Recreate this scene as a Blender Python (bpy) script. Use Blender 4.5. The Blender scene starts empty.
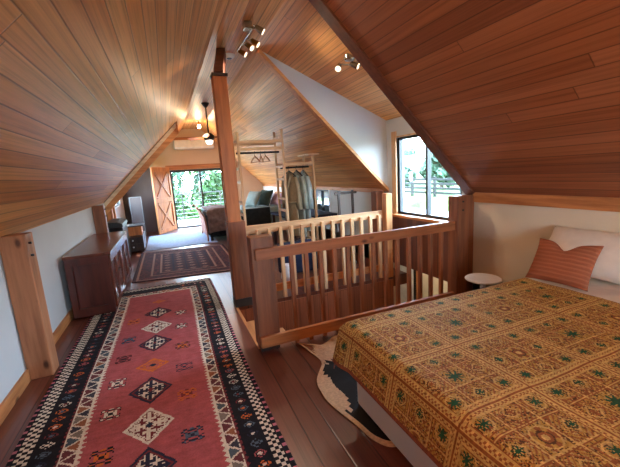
import bpy, bmesh, math, random
from mathutils import Vector, Matrix, noise
R = math.radians
random.seed(7)
sc = bpy.context.scene
C = sc.collection

# ------------------------------------------------------------------ camera
def make_camera():
    a, b, c, f = -.3806, .17664, -.06327, 347.2
    ca, sa, cb, sb = math.cos(a), math.sin(a), math.cos(b), math.sin(b)
    fw = Vector((-sa*cb, ca*cb, -sb)); rt = Vector((ca, sa, 0)); up = rt.cross(fw)
    r = math.cos(c)*rt + math.sin(c)*up; u = -math.sin(c)*rt + math.cos(c)*up
    cam = bpy.data.cameras.new('camera'); o = bpy.data.objects.new('camera', cam); C.objects.link(o)
    cam.sensor_width = 36; cam.lens = f/620*36; cam.clip_start = .02; cam.clip_end = 400
    m = Matrix((r, u, -fw)).transposed().to_4x4(); m.translation = (0, 0, 1.55)
    o.matrix_world = m; sc.camera = o
make_camera()

# ------------------------------------------------------------------ materials
def lin(c):
    return tuple(((x/255)/12.92 if x/255 <= .04045 else ((x/255+.055)/1.055)**2.4) for x in c) + (1,)
class NT:
    def __init__(s, name):
        s.m = bpy.data.materials.new(name); s.m.use_nodes = True
        s.t = s.m.node_tree; s.n = s.t.nodes; s.l = s.t.links
        s.b = s.n['Principled BSDF']; s.out = s.n['Material Output']
    def add(s, typ, **kw):
        n = s.n.new(typ)
        for k, v in kw.items(): setattr(n, k, v)
        return n
    def put(s, sock, v):
        if hasattr(v, 'is_output'): s.l.new(v, sock)
        else: sock.default_value = v
    def math(s, op, a, b=0, c=None):
        n = s.add('ShaderNodeMath', operation=op); s.put(n.inputs[0], a); s.put(n.inputs[1], b)
        if c is not None: s.put(n.inputs[2], c)
        return n.outputs[0]
    def mix(s, f, a, b, mode='MIX'):
        n = s.add('ShaderNodeMix', data_type='RGBA', blend_type=mode)
        s.put(n.inputs[0], f); s.put(n.inputs[6], a); s.put(n.inputs[7], b); return n.outputs[2]
    def ramp(s, f, stops):
        n = s.add('ShaderNodeValToRGB'); s.put(n.inputs[0], f); e = n.color_ramp.elements
        e[0].position, e[0].color = stops[0]; e[1].position, e[1].color = stops[-1]
        for p, c in stops[1:-1]: x = e.new(p); x.color = c
        return n.outputs[0]
    def noise(s, vec, scale, detail=3, rough=.5):
        n = s.add('ShaderNodeTexNoise'); s.put(n.inputs['Vector'], vec)
        n.inputs['Scale'].default_value = scale; n.inputs['Detail'].default_value = detail; n.inputs['Roughness'].default_value = rough
        return n.outputs[0]
    def pos(s):
        return s.add('ShaderNodeTexCoord').outputs['Object']
    def sep(s, v):
        n = s.add('ShaderNodeSeparateXYZ'); s.put(n.inputs[0], v); return n.outputs
    def comb(s, x, y, z):
        n = s.add('ShaderNodeCombineXYZ'); s.put(n.inputs[0], x); s.put(n.inputs[1], y); s.put(n.inputs[2], z); return n.outputs[0]
    def bump(s, h, strength=.3, dist=.01):
        n = s.add('ShaderNodeBump'); n.inputs['Strength'].default_value = strength; n.inputs['Distance'].default_value = dist
        s.put(n.inputs['Height'], h); s.l.new(n.outputs[0], s.b.inputs['Normal'])

def plain(name, col, rough=.5, metal=0, vary=.06, scale=6, bump=0, spec=.5):
    t = NT(name); p = t.pos(); nz = t.noise(p, scale, 4)
    c = lin(col); d = tuple(x*(1-vary*2) for x in c[:3]) + (1,); e = tuple(min(1, x*(1+vary*2)) for x in c[:3]) + (1,)
    t.put(t.b.inputs['Base Color'], t.ramp(nz, [(.3, d), (.7, e)]))
    t.b.inputs['Roughness'].default_value = rough; t.b.inputs['Metallic'].default_value = metal
    t.b.inputs['Specular IOR Level'].default_value = spec
    if bump: t.bump(t.noise(p, scale*12, 3), bump, .004)
    return t.m

def planks(name, cols, along, across, width, length, k=1.0, gap=.035, gapdark=.35, rough=.5, grain=.5, spec=.4, seed=0., bumps=.4):
    """boards running along one axis of object space, laid next to each other along another (scaled by k on slopes)"""
    t = NT(name); s = t.sep(t.pos()); ax = {'X': 0, 'Y': 1, 'Z': 2}
    u = s[ax[along]]; v = t.math('MULTIPLY_ADD', s[ax[across]], k/width, seed)
    row = t.math('FLOOR', v); fr = t.math('FRACT', v)
    wn = t.add('ShaderNodeTexWhiteNoise', noise_dimensions='1D'); t.put(wn.inputs['W'], row)
    uo = t.math('MULTIPLY_ADD', wn.outputs[0], 7.3, t.math('DIVIDE', u, length))
    bn = t.math('FLOOR', uo); bf = t.math('FRACT', uo)
    w2 = t.add('ShaderNodeTexWhiteNoise', noise_dimensions='2D'); t.put(w2.inputs['Vector'], t.comb(row, bn, 0))
    base = t.ramp(w2.outputs[0], [(i/(len(cols)-1), lin(c)) for i, c in enumerate(cols)])
    off = t.math('MULTIPLY', w2.outputs[0], 37)
    gv = t.comb(t.math('MULTIPLY', u, .55), t.math('MULTIPLY_ADD', v, width*26, off), off)
    g = t.noise(gv, 1.6, 5, .6)
    g2 = t.noise(t.comb(t.math('MULTIPLY', u, .9), t.math('MULTIPLY', v, width*80), off), 1.2, 3, .6)
    gg = t.math('ADD', t.math('MULTIPLY', g, .65), t.math('MULTIPLY', g2, .35))
    shade = t.ramp(gg, [(.3, (1-grain, 1-grain*1.08, 1-grain*1.15, 1)), (.5, (1-grain*.25,)*3+(1,)), (.68, (1+grain*.1,)*3+(1,))])
    c = t.mix(1, base, shade, 'MULTIPLY')
    e1 = t.math('MINIMUM', fr, t.math('SUBTRACT', 1, fr))
    e2 = t.math('MULTIPLY', t.math('MINIMUM', bf, t.math('SUBTRACT', 1, bf)), length/width)
    e = t.math('MINIMUM', e1, e2)
    line = t.ramp(e, [(0, (0, 0, 0, 1)), (gap, (1, 1, 1, 1))])
    c = t.mix(line, t.mix(1, c, (gapdark,)*3+(1,), 'MULTIPLY'), c)
    t.put(t.b.inputs['Base Color'], c); t.b.inputs['Roughness'].default_value = rough
    t.b.inputs['Specular IOR Level'].default_value = spec
    t.bump(line, bumps, .003)
    return t.m

def wood(name, c1, c2, axis='Z', scale=1., rough=.5, spec=.4, knots=True):
    t = NT(name); s = t.sep(t.pos()); k = [14, 14, 14]; k['XYZ'.index(axis)] = 1.1
    oi = t.add('ShaderNodeObjectInfo').outputs['Random']; off = t.math('MULTIPLY', oi, 20)
    v = t.comb(*[t.math('MULTIPLY_ADD', s[i], k[i]*scale, off) for i in range(3)])
    g = t.noise(v, 1.4, 5, .6)
    a, b = lin(c1), lin(c2)
    c = t.ramp(g, [(.3, b), (.55, a), (.75, tuple(min(1, x*1.15) for x in a[:3])+(1,))])
    if knots:
        kk = [5, 5, 5]; kk['XYZ'.index(axis)] = 2.6
        vo = t.add('ShaderNodeTexVoronoi'); t.put(vo.inputs['Vector'], t.comb(*[t.math('MULTIPLY_ADD', s[i], kk[i], off) for i in range(3)])); vo.inputs['Scale'].default_value = 1
        kn = t.ramp(vo.outputs['Distance'], [(.05, (.25, .2, .17, 1)), (.13, (1, 1, 1, 1))])
        c = t.mix(1, c, kn, 'MULTIPLY')
    t.put(t.b.inputs['Base Color'], c); t.b.inputs['Roughness'].default_value = rough; t.b.inputs['Specular IOR Level'].default_value = spec
    t.bump(g, .15, .003)
    return t.m

def cloth(name, rough=.9, scale=400, amt=.25):
    t = NT(name); a = t.add('ShaderNodeAttribute', attribute_name='Col')
    n = t.noise(t.pos(), scale*.25, 2); f = t.ramp(n, [(.3, (.8, .8, .8, 1)), (.7, (1.08, 1.08, 1.08, 1))])
    t.put(t.b.inputs['Base Color'], t.mix(1, a.outputs[0], f, 'MULTIPLY'))
    t.b.inputs['Roughness'].default_value = rough; t.b.inputs['Specular IOR Level'].default_value = .15
    t.bump(t.noise(t.pos(), scale, 2), amt, .003)
    return t.m

def glass_mat(name):
    t = NT(name); tr = t.add('ShaderNodeBsdfTransparent'); gl = t.add('ShaderNodeBsdfGlossy'); gl.inputs['Roughness'].default_value = .02
    tr.inputs[0].default_value = (.95, .98, .97, 1)
    lw = t.add('ShaderNodeLayerWeight'); lw.inputs[0].default_value = .5
    fr = t.math('MULTIPLY_ADD', t.math('POWER', lw.outputs['Facing'], 5), .4, .02)
    mx = t.add('ShaderNodeMixShader'); t.l.new(fr, mx.inputs[0]); t.l.new(tr.outputs[0], mx.inputs[1]); t.l.new(gl.outputs[0], mx.inputs[2])
    t.l.new(mx.outputs[0], t.out.inputs[0]); return t.m
def emit_mat(name, col, strength):
    t = NT(name); e = t.add('ShaderNodeEmission'); e.inputs[0].default_value = lin(col); e.inputs[1].default_value = strength
    t.l.new(e.outputs[0], t.out.inputs[0]); return t.m

M = {}
CEIL = [(224, 150, 84), (240, 172, 104), (230, 160, 94), (248, 190, 124), (234, 166, 100), (208, 134, 74), (244, 182, 118), (218, 144, 80)]
CEIL_SHADED = [(158, 92, 60), (176, 106, 70), (166, 98, 64), (186, 116, 80), (144, 82, 54)]  # darker copy of CEIL: the right near slope's shade put into its colour
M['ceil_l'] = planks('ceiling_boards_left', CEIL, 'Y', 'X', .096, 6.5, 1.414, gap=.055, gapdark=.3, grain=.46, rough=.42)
M['ceil_r'] = planks('ceiling_boards_right_shaded', CEIL_SHADED, 'Y', 'X', .096, 6.5, 1.414, gap=.055, gapdark=.3, grain=.46, rough=.42, seed=3.3)
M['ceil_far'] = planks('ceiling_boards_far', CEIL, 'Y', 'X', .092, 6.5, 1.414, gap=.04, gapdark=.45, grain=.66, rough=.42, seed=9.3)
M['ceil_flat'] = planks('ceiling_boards_ridge', CEIL, 'Y', 'X', .09, 6, 1, gap=.05, grain=.5, rough=.42, seed=5)
M['ceil_d'] = planks('ceiling_boards_dormer', CEIL, 'Y', 'X', .1, 5, 1.1, gap=.05, grain=.5, rough=.42, seed=7)
M['floor'] = planks('floor_boards', [(98, 50, 34), (112, 58, 42), (104, 54, 38), (122, 66, 48)], 'Y', 'X', .152, 3.2, 1, gap=.045, gapdark=.2, grain=.5, rough=.3, spec=.5, seed=.1)
M['panel'] = planks('stairwell_panelling', [(150, 86, 54), (168, 98, 62), (136, 76, 48), (176, 106, 68)], 'Z', 'X', .1, 3, 1, gap=.05, grain=.5, rough=.45)
M['panel_y'] = planks('window_wall_panelling', [(112, 62, 42), (128, 72, 48), (104, 58, 40), (134, 78, 52)], 'Z', 'Y', .1, 3, 1, gap=.05, grain=.5, rough=.45)
M['white'] = plain('white_wall_paint', (200, 202, 202), .8, vary=.015, scale=2)
M['cream'] = plain('cream_paint_and_warm_light', (222, 208, 184), .8, vary=.02, scale=2)
M['tan'] = plain('tan_gable_paint', (206, 172, 140), .8, vary=.02, scale=2)
M['char'] = plain('charcoal_brown', (84, 68, 62), .7, vary=.05, scale=2)
M['pine'] = wood('honey_pine', (196, 128, 74), (150, 88, 48))
M['pine_x'] = wood('honey_pine_along_x', (190, 120, 68), (146, 84, 46), 'X')
M['pine_y'] = wood('honey_pine_along_y', (196, 130, 78), (154, 92, 52), 'Y')
M['post'] = wood('rough_sawn_post', (178, 116, 78), (136, 82, 52), 'Z', .8)
M['post_o'] = wood('orange_sawn_post', (198, 116, 60), (156, 82, 40), 'Z', .8)
M['post_d'] = wood('brown_post', (140, 84, 54), (100, 58, 38), 'Z', .8)
M['rail_x'] = wood('brown_rail', (166, 98, 58), (124, 68, 40), 'X')
M['balz'] = wood('brown_baluster', (158, 96, 62), (122, 70, 44), 'Z', knots=False)
M['pale'] = wood('pale_and_lit_pine', (214, 170, 124), (176, 126, 84), 'Z', knots=False)
M['pale_x'] = wood('pale_and_lit_pine_along_x', (214, 172, 128), (180, 132, 90), 'X', knots=False)
M['mahog'] = wood('mahogany', (92, 42, 32), (62, 27, 22), 'Z', .7, rough=.28, spec=.6, knots=False)
M['mahog_y'] = wood('mahogany_top', (110, 56, 40), (78, 36, 26), 'Y', .7, rough=.25, spec=.6, knots=False)
M['darkwood'] = wood('dark_stained_wood', (62, 40, 32), (40, 26, 22), 'Z', rough=.4, knots=False)
M['door_pine'] = wood('orange_pine', (206, 128, 70), (172, 98, 50), 'Z', knots=False)
M['mframe'] = plain('grey_frame', (110, 104, 100), .5)
M['black'] = plain('black_metal', (26, 25, 26), .4, .3)
M['dark_al'] = plain('dark_aluminium', (46, 44, 43), .45, .1)
M['plast'] = plain('black_plastic', (24, 25, 28), .3)
M['steel'] = plain('brushed_steel', (170, 165, 155), .25, 1)
M['brass'] = plain('brass', (176, 128, 60), .3, 1)
M['offw'] = plain('off_white_plastic', (224, 214, 200), .5)
M['whitep'] = plain('white_lacquer', (222, 222, 224), .35)
M['linen'] = plain('white_linen', (232, 224, 210), .9, vary=.02, scale=20, bump=.15, spec=.1)
M['base'] = plain('white_bed_base_fabric', (206, 202, 200), .9, vary=.02, spec=.1)
M['cush'] = None
M['glass'] = glass_mat('window_glass')
M['fanlit'] = emit_mat('lit_fan_bowl', (255, 236, 214), 2)
M['bulb'] = emit_mat('lit_bulb', (255, 214, 160), 25)
M['lens'] = emit_mat('lit_spot_lens', (255, 222, 180), 1.2)
M['grass'] = plain('lawn', (66, 82, 34), .9, vary=.3, scale=1.5, spec=.1)
M['hill'] = plain('pale_hill_field', (84, 86, 68), .9, vary=.15, scale=.1, spec=.1)
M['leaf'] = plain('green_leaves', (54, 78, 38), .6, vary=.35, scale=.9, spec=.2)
M['leaf2'] = plain('hazy_green_leaves', (62, 82, 62), .6, vary=.3, scale=.7, spec=.2)  # distance haze put into the leaf colour
M['bark'] = plain('bark', (84, 68, 54), .9, vary=.2)
M['roofm'] = plain('pale_blue_roof_metal', (92, 102, 116), .5, vary=.03)
M['deckm'] = planks('pale_deck_boards', [(130, 120, 110), (140, 130, 120), (122, 112, 102)], 'X', 'Y', .12, 4, 1, grain=.2, rough=.7)
M['teal'] = plain('grey_teal_fabric', (142, 158, 156), .9, vary=.06, scale=12, spec=.1)
M['dteal'] = plain('dark_teal_fabric', (62, 80, 78), .9, vary=.08, scale=12, spec=.1)
M['charf'] = plain('charcoal_fabric', (44, 48, 50), .9, vary=.1, scale=12, spec=.1)
M['mauve'] = plain('mauve_grey_throw', (126, 108, 106), .95, vary=.12, scale=14, bump=.3, spec=.1)
M['lilac'] = plain('lilac_fabric', (190, 160, 180), .9, vary=.08, scale=10, spec=.1)
M['taupe'] = plain('taupe_towelling', (150, 132, 106), .95, vary=.08, scale=14, bump=.3, spec=.1)
M['sage'] = plain('grey_sage_cotton', (150, 154, 142), .95, vary=.08, scale=14, bump=.2, spec=.1)
M['pblue'] = plain('pale_blue_cotton', (166, 182, 184), .95, vary=.08, scale=14, bump=.2, spec=.1)
M['bluerug'] = plain('pale_blue_grey_wool', (150, 158, 176), .95, vary=.06, scale=20, bump=.4, spec=.1)
M['pinkf'] = plain('dusty_pink_fabric', (190, 140, 124), .9, vary=.06, spec=.1)
M['navy'] = plain('navy_fabric', (44, 50, 72), .9, vary=.1, spec=.1)
M['rug'] = cloth('kilim_weave'); M['spread'] = cloth('embroidered_cotton', .8, 300, .35)
M['hide'] = cloth('cowhide', .7, 250, .2)
def cushion_mat():
    t = NT('rust_ribbed_velvet'); s = t.sep(t.pos())
    w = t.math('SINE', t.math('MULTIPLY', s[2], 2*math.pi/.03))
    t.put(t.b.inputs['Base Color'], t.ramp(w, [(0, lin((156, 90, 62))), (.6, lin((172, 102, 72)))]))
    t.b.inputs['Roughness'].default_value = .85; t.b.inputs['Specular IOR Level'].default_value = .15
    t.bump(w, .5, .004); return t.m
M['cush'] = cushion_mat()

# ------------------------------------------------------------------ geometry helpers
class MB:
    def __init__(s): s.v = []; s.f = []
    def add(s, vs, fs):
        k = len(s.v); s.v += [tuple(x) for x in vs]; s.f += [tuple(i+k for i in f) for f in fs]; return s
    def box(s, x0, x1, y0, y1, z0, z1, rot=None, piv=None):
        vs = [Vector((x, y, z)) for z in (z0, z1) for y in (y0, y1) for x in (x0, x1)]
        if rot is not None:
            p = Vector(piv) if piv is not None else sum(vs, Vector())/8
            vs = [rot @ (v-p)+p for v in vs]
        return s.add(vs, [(0, 2, 3, 1), (4, 5, 7, 6), (0, 1, 5, 4), (2, 6, 7, 3), (0, 4, 6, 2), (1, 3, 7, 5)])
    def bar(s, a, b, w, h, up=(0, 0, 1)):
        """box beam from a to b, w wide sideways and h along up"""
        a, b = Vector(a), Vector(b); d = (b-a).normalized(); u = Vector(up); sd = d.cross(u)
        if sd.length < 1e-4: sd = d.cross(Vector((1, 0, 0)))
        sd.normalize(); u = sd.cross(d)
        vs = [p+sd*i*w/2+u*j*h/2 for p in (a, b) for j in (-1, 1) for i in (-1, 1)]
        return s.add(vs, [(0, 1, 3, 2), (4, 6, 7, 5), (0, 4, 5, 1), (2, 3, 7, 6), (0, 2, 6, 4), (1, 5, 7, 3)])
    def cyl(s, a, b, r, r2=None, n=12, cap=True):
        a, b = Vector(a), Vector(b); r2 = r if r2 is None else r2
        d = (b-a).normalized(); x = d.orthogonal().normalized(); y = d.cross(x)
        vs = [a+(x*math.cos(t)+y*math.sin(t))*r for t in [2*math.pi*i/n for i in range(n)]]
        vs += [b+(x*math.cos(t)+y*math.sin(t))*r2 for t in [2*math.pi*i/n for i in range(n)]]
        fs = [(i, (i+1) % n, n+(i+1) % n, n+i) for i in range(n)]
        if cap: fs += [tuple(range(n-1, -1, -1)), tuple(range(n, 2*n))]
        return s.add(vs, fs)
    def tube(s, pts, r, n=8):
        pts = [Vector(p) for p in pts]; vs = []; fs = []
        rr = r if isinstance(r, (list, tuple)) else [r]*len(pts)
        x = None
        for i, p in enumerate(pts):
            d = (pts[min(i+1, len(pts)-1)]-pts[max(i-1, 0)]).normalized()
            x = d.orthogonal().normalized() if x is None else (x-d*x.dot(d)).normalized()
            y = d.cross(x)
            vs += [p+(x*math.cos(2*math.pi*j/n)+y*math.sin(2*math.pi*j/n))*rr[i] for j in range(n)]
        for i in range(len(pts)-1):
            fs += [(i*n+j, i*n+(j+1) % n, (i+1)*n+(j+1) % n, (i+1)*n+j) for j in range(n)]
        fs += [tuple(range(n-1, -1, -1)), tuple(range((len(pts)-1)*n, len(pts)*n))]
        return s.add(vs, fs)
    def lathe(s, prof, c=(0, 0, 0), n=24):
        c = Vector(c); k = len(prof); vs = []; fs = []
        for i in range(n):
            t = 2*math.pi*i/n
            vs += [c+Vector((r*math.cos(t), r*math.sin(t), z)) for r, z in prof]
        for i in range(n):
            j = (i+1) % n
            fs += [(i*k+q, j*k+q, j*k+q+1, i*k+q+1) for q in range(k-1)]
        return s.add(vs, fs)
    def prism(s, poly, d):
        """polygon (3-D points) extruded by vector d"""
        n = len(poly); p = [Vector(q) for q in poly]; d = Vector(d)
        return s.add(p+[q+d for q in p], [tuple(range(n-1, -1, -1)), tuple(range(n, 2*n))]+[(i, (i+1) % n, n+(i+1) % n, n+i) for i in range(n)])
    def ball(s, c, rx, ry, rz, n=12, m=8):
        vs = []; fs = []
        for i in range(m+1):
            ph = math.pi*i/m
            for j in range(n):
                th = 2*math.pi*j/n
                vs.append((c[0]+rx*math.sin(ph)*math.cos(th), c[1]+ry*math.sin(ph)*math.sin(th), c[2]+rz*math.cos(ph)))
        for i in range(m):
            fs += [(i*n+j, (i+1)*n+j, (i+1)*n+(j+1) % n, i*n+(j+1) % n) for j in range(n)]
        return s.add(vs, fs)
    def build(s, name, mat, parent=None, bevel=0, smooth=False, local=True, seg=2):
        me = bpy.data.meshes.new(name)
        off = Vector((0, 0, 0))
        if parent is not None and not local: off = wloc(parent)
        me.from_pydata([tuple(Vector(v)-off) for v in s.v], [], s.f); me.update()
        bm = bmesh.new(); bm.from_mesh(me); bmesh.ops.remove_doubles(bm, verts=bm.verts, dist=1e-6)
        bmesh.ops.recalc_face_normals(bm, faces=bm.faces); bm.to_mesh(me); bm.free()
        o = bpy.data.objects.new(name, me); C.objects.link(o)
        me.materials.append(mat)
        if smooth:
            for p in me.polygons: p.use_smooth = True
        if bevel:
            b = o.modifiers.new('bevel', 'BEVEL'); b.width = bevel; b.segments = seg; b.limit_method = 'ANGLE'; b.angle_limit = R(40)
        if parent is not None: o.parent = parent
        return o
def wloc(o):
    v = Vector(o.location)
    while o.parent: o = o.parent; v += Vector(o.location)
    return v
def tag(o, label, cat, group=None):
    o['label'] = label; o['category'] = cat
    if group: o['group'] = group
    return o
def thing(name, label, cat, loc=(0, 0, 0), rotz=0, group=None):
    o = bpy.data.objects.new(name, None); C.objects.link(o); o.empty_display_size = .1
    o.location = loc; o.rotation_euler = (0, 0, rotz)
    return tag(o, label, cat, group)
def struct(name, mb, mat, parent=None, bevel=0):
    o = mb.build(name, mat, parent, bevel)
    if parent is None: o['kind'] = 'structure'
    return o
def copy_tree(o, parent=None, first=True):
    c = o.copy(); C.objects.link(c)
    if parent is not None: c.parent = parent
    for ch in list(o.children): copy_tree(ch, c)
    return c
def subsurf(o, n=2):
    m = o.modifiers.new('subdivision', 'SUBSURF'); m.levels = n; m.render_levels = n
def grid(name, nx, ny, pos, col, mat, parent=None, thick=0):
    """sheet of cells: pos(i/nx, j/ny) gives a point, col(u, v) the dyed colour of a cell"""
    vs = [pos(i/nx, j/ny) for j in range(ny+1) for i in range(nx+1)]
    fs = [(j*(nx+1)+i, j*(nx+1)+i+1, (j+1)*(nx+1)+i+1, (j+1)*(nx+1)+i) for j in range(ny) for i in range(nx)]
    me = bpy.data.meshes.new(name); me.from_pydata([tuple(v) for v in vs], [], fs)
    if col:
        ca = me.color_attributes.new('Col', 'FLOAT_COLOR', 'CORNER'); buf = []
        for j in range(ny):
            for i in range(nx):
                c = col((i+.5)/nx, (j+.5)/ny); c = (c[0], c[1], c[2], 1)*4; buf += c
        ca.data.foreach_set('color', buf)
    for p in me.polygons: p.use_smooth = True
    me.materials.append(mat); me.update()
    o = bpy.data.objects.new(name, me); C.objects.link(o)
    if parent is not None: o.parent = parent
    if thick:
        m = o.modifiers.new('thickness', 'SOLIDIFY'); m.thickness = thick; m.offset = -1
    return o
def fbm(x, y, s=0, sc_=1):
    return noise.noise(Vector((x*sc_, y*sc_, s)))

XL, XR, YN, YF, ZE = -1.245, 3.10, -2.6, 11.83, 1.19
FX0, FX1, ZT = .67, 1.22, 3.09                     # flat ridge strip
SX0, SX1, SY0, SY1 = .60, 3.10, 2.90, 4.03         # stair opening
DY0, DY1 = 2.95, 4.46                              # right dormer
def zl(x): return x+2.42
def zr(x): return 4.31-x
def zd(x): return 3.075-.462*(x-1.235)

# ------------------------------------------------------------------ setting
b = MB()
for x0, x1, y0, y1 in ((XL-.1, SX0, YN, YF), (SX0, XR, YN, SY0), (SX0, XR, SY1, YF)):
    b.box(x0, x1, y0, y1, -.16, 0)
struct('floor', b, M['floor'])
# left knee wall, right knee wall with holes
b = MB(); b.box(XL-.12, XL, YN, 8.35, 0, ZE+.05); b.box(XL-.12, XL, 8.35, 9.4, 0, 2.2); b.box(XL-.12, XL, 11.0, YF, 0, 2.2); b.box(XL-.12, XL, 9.4, 11.0, 0, .95); b.box(XL-.12, XL, 9.4, 11.0, 1.95, 2.2); struct('wall_left', b, M['white'])
W0, W1, WZ0, WZ1 = 3.02, 4.22, .86, 1.94           # dormer window hole
S0, S1, SZ0, SZ1 = 6.55, 7.42, .64, 1.15           # little window hole
b = MB(); b.box(XR, XR+.12, YN, DY0, 0, ZE+.05); struct('wall_right', b, M['cream'])  # warm lamp light on this white wall is put into a cream colour
b = MB(); b.box(XR, XR+.12, DY1, S0, 0, ZE+.05); b.box(XR, XR+.12, S1, YF, 0, ZE+.05)
b.box(XR, XR+.12, S0, S1, 0, SZ0); b.box(XR, XR+.12, S0, S1, SZ1, ZE+.05); struct('wall_right_far', b, M['white'])
b = MB(); b.box(XR, XR+.12, DY0-.1, W0, WZ0, 2.3); b.box(XR, XR+.12, W1, DY1+.1, WZ0, 2.3); b.box(XR, XR+.12, W0, W1, WZ1, 2.3)
struct('wall_dormer_front', b, M['white'])
b = MB(); b.box(XR, XR+.12, SY0-.05, DY1+.1, .085, WZ0); struct('wall_under_window', b, M['panel_y'])
# dormer cheeks
def cheek(y0, y1, name):
    b = MB(); b.prism([(1.22, y0, zr(1.22)), (XR+.05, y0, zr(XR+.05)), (XR+.05, y0, zd(XR+.05)), (1.22, y0, zd(1.22)+.01)], (0, y1-y0, 0)); struct(name, b, M['white'])
cheek(DY1, DY1+.1, 'wall_dormer_far'); cheek(DY0-.1, DY0, 'wall_dormer_near')
# gables
def gable(y0, y1, hole, name, mat):
    h0, h1, hz0, hz1 = hole
    b = MB(); d = (0, y1-y0, 0)
    b.prism([(XL-.12, y0, 0), (h0, y0, 0), (h0, y0, zl(h0) if zl(h0) < ZT else ZT), (XL-.12, y0, zl(XL-.12))], d)
    b.prism([(h1, y0, 0), (XR+.12, y0, 0), (XR+.12, y0, zr(XR+.12)), (max(h1, FX1), y0, zr(max(h1, FX1)))], d) if h1 >= FX1 else None
    b.prism([(h0, y0, hz1), (h1, y0, hz1), (h1, y0, zr(h1)), (FX1, y0, ZT), (FX0, y0, ZT), (h0, y0, zl(h0))], d)
    if hz0 > 0: b.prism([(h0, y0, 0), (h1, y0, 0), (h1, y0, hz0), (h0, y0, hz0)], d)
    struct(name, b, mat)
gable(YF, YF+.15, (.16, 2.12, 0, 1.85), 'wall_far', M['tan'])
gable(YN-.15, YN, (.5, 1.7, .8, 1.9), 'wall_near', M['cream'])
b = MB(); b.box(XL, -.24, YF-.02, YF, 0, 1.95); struct('wall_far_charcoal', b, M['char'])  # dark charcoal-brown sheet over the left part of the far wall
# ceilings (solid roof slabs)
T = .14
def slab(x0, z0, x1, z1, y0, y1, name, mat):
    b = MB(); b.prism([(x0, y0, z0), (x1, y0, z1), (x1, y0, z1+T), (x0, y0, z0+T)], (0, y1-y0, 0)); return struct(name, b, mat)
slab(XL-.2, zl(XL-.2), FX0, zl(FX0), YN, 8.36, 'ceiling_left', M['ceil_l'])
slab(.34, zl(.34), FX0, zl(FX0), 8.36, YF, 'ceiling_left_far', M['ceil_l'])
slab(XL-.2, 2.2, .36, zl(.36)+.02, 8.44, YF, 'ceiling_left_dormer', M['ceil_d'])
slab(FX0, ZT, FX1, ZT, YN, YF, 'ceiling_ridge', M['ceil_flat'])
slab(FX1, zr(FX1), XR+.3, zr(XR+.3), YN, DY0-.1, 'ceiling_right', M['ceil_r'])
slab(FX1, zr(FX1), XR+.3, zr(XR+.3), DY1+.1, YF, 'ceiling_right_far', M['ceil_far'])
slab(1.2, zd(1.2), XR+.3, zd(XR+.3), DY0-.12, DY1+.12, 'ceiling_dormer', M['ceil_d'])
for nm, y0, y1 in (('wall_left_dormer_near', 8.465, 8.56), ('wall_left_dormer_far', YF, YF+.15)):
    b = MB(); b.prism([(XL-.12, y0, zl(XL-.12)), (.355, y0, zl(.355)), (.355, y0, 2.79), (XL-.12, y0, 2.24)], (0, y1-y0, 0)); struct(nm, b, M['tan'])
# trims
def slope_trim(x0, x1, zf, y0, y1, down, name, mat):
    b = MB(); b.prism([(x0, y0, zf(x0)+.02), (x1, y0, zf(x1)+.02), (x1, y0, zf(x1)-down), (x0, y0, zf(x0)-down)], (0, y1-y0, 0)); struct(name, b, mat)
M['trim_slope'] = wood('slope_trim', (216, 152, 96), (184, 118, 70), 'X', knots=False)
M['trim_pale'] = wood('pale_slope_trim', (244, 224, 190), (222, 196, 158), 'X', knots=False)
M['trim_dark'] = wood('dark_slope_trim', (112, 62, 42), (86, 46, 32), 'X', knots=False)
slope_trim(1.24, XR, zr, DY1-.03, DY1+.09, .035, 'trim_1', M['trim_slope'])
slope_trim(1.24, XR, zr, DY0-.12, DY0+.015, .03, 'trim_2', M['trim_dark'])
slope_trim(XL, .36, zl, 8.362, 8.40, .11, 'trim_3', M['trim_pale'])
slope_trim(XL, .40, zl, 8.40, 8.46, .27, 'trim_9', M['trim_slope'])
slope_trim(XL, .36, zl, 8.345, 8.365, .012, 'trim_4', M['black'])
b = MB(); b.box(XR-.02, XR, YN, DY0-.1, 1.11, 1.215); struct('trim_5', b, M['pine_y'])
b = MB(); b.box(XR-.02, XR, DY1+.1, YF, 1.15, 1.215); struct('trim_6', b, M['pine_y'])
b = MB(); b.box(.05, 2.25, YF-.025, YF, 1.86, 2.0); struct('trim_7', b, M['pine_x'])
b = MB(); b.box(-.02, 1.95, YF-.03, YF, 2.76, 2.84); struct('trim_8', b, M['pine_x'])
b = MB(); b.box(XL, XL+.02, YN, 3.33, 0, .1); b.box(XL, XL+.02, 3.5, 8.3, 0, .1); struct('baseboard_left', b, M['pine_y'])
b = MB(); b.box(XR-.02, XR, YN, 2.8, 0, .1); struct('baseboard_right', b, M['pine_y'])
b = MB(); b.box(XL, XL+.12, 8.42, 8.56, 0, 1.45); b.box(XL, XL+.1, 9.0, 9.12, 0, 1.6); b.box(XL, XL+.03, 8.5, 11.8, .0, .12); struct('trim_10', b, M['pine'])
# floor edge trim round the stair opening
b = MB(); b.box(SX0-.01, SX0+.02, SY0, SY1, -.16, .002); struct('trim_11', b, M['pine_y'])

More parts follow.
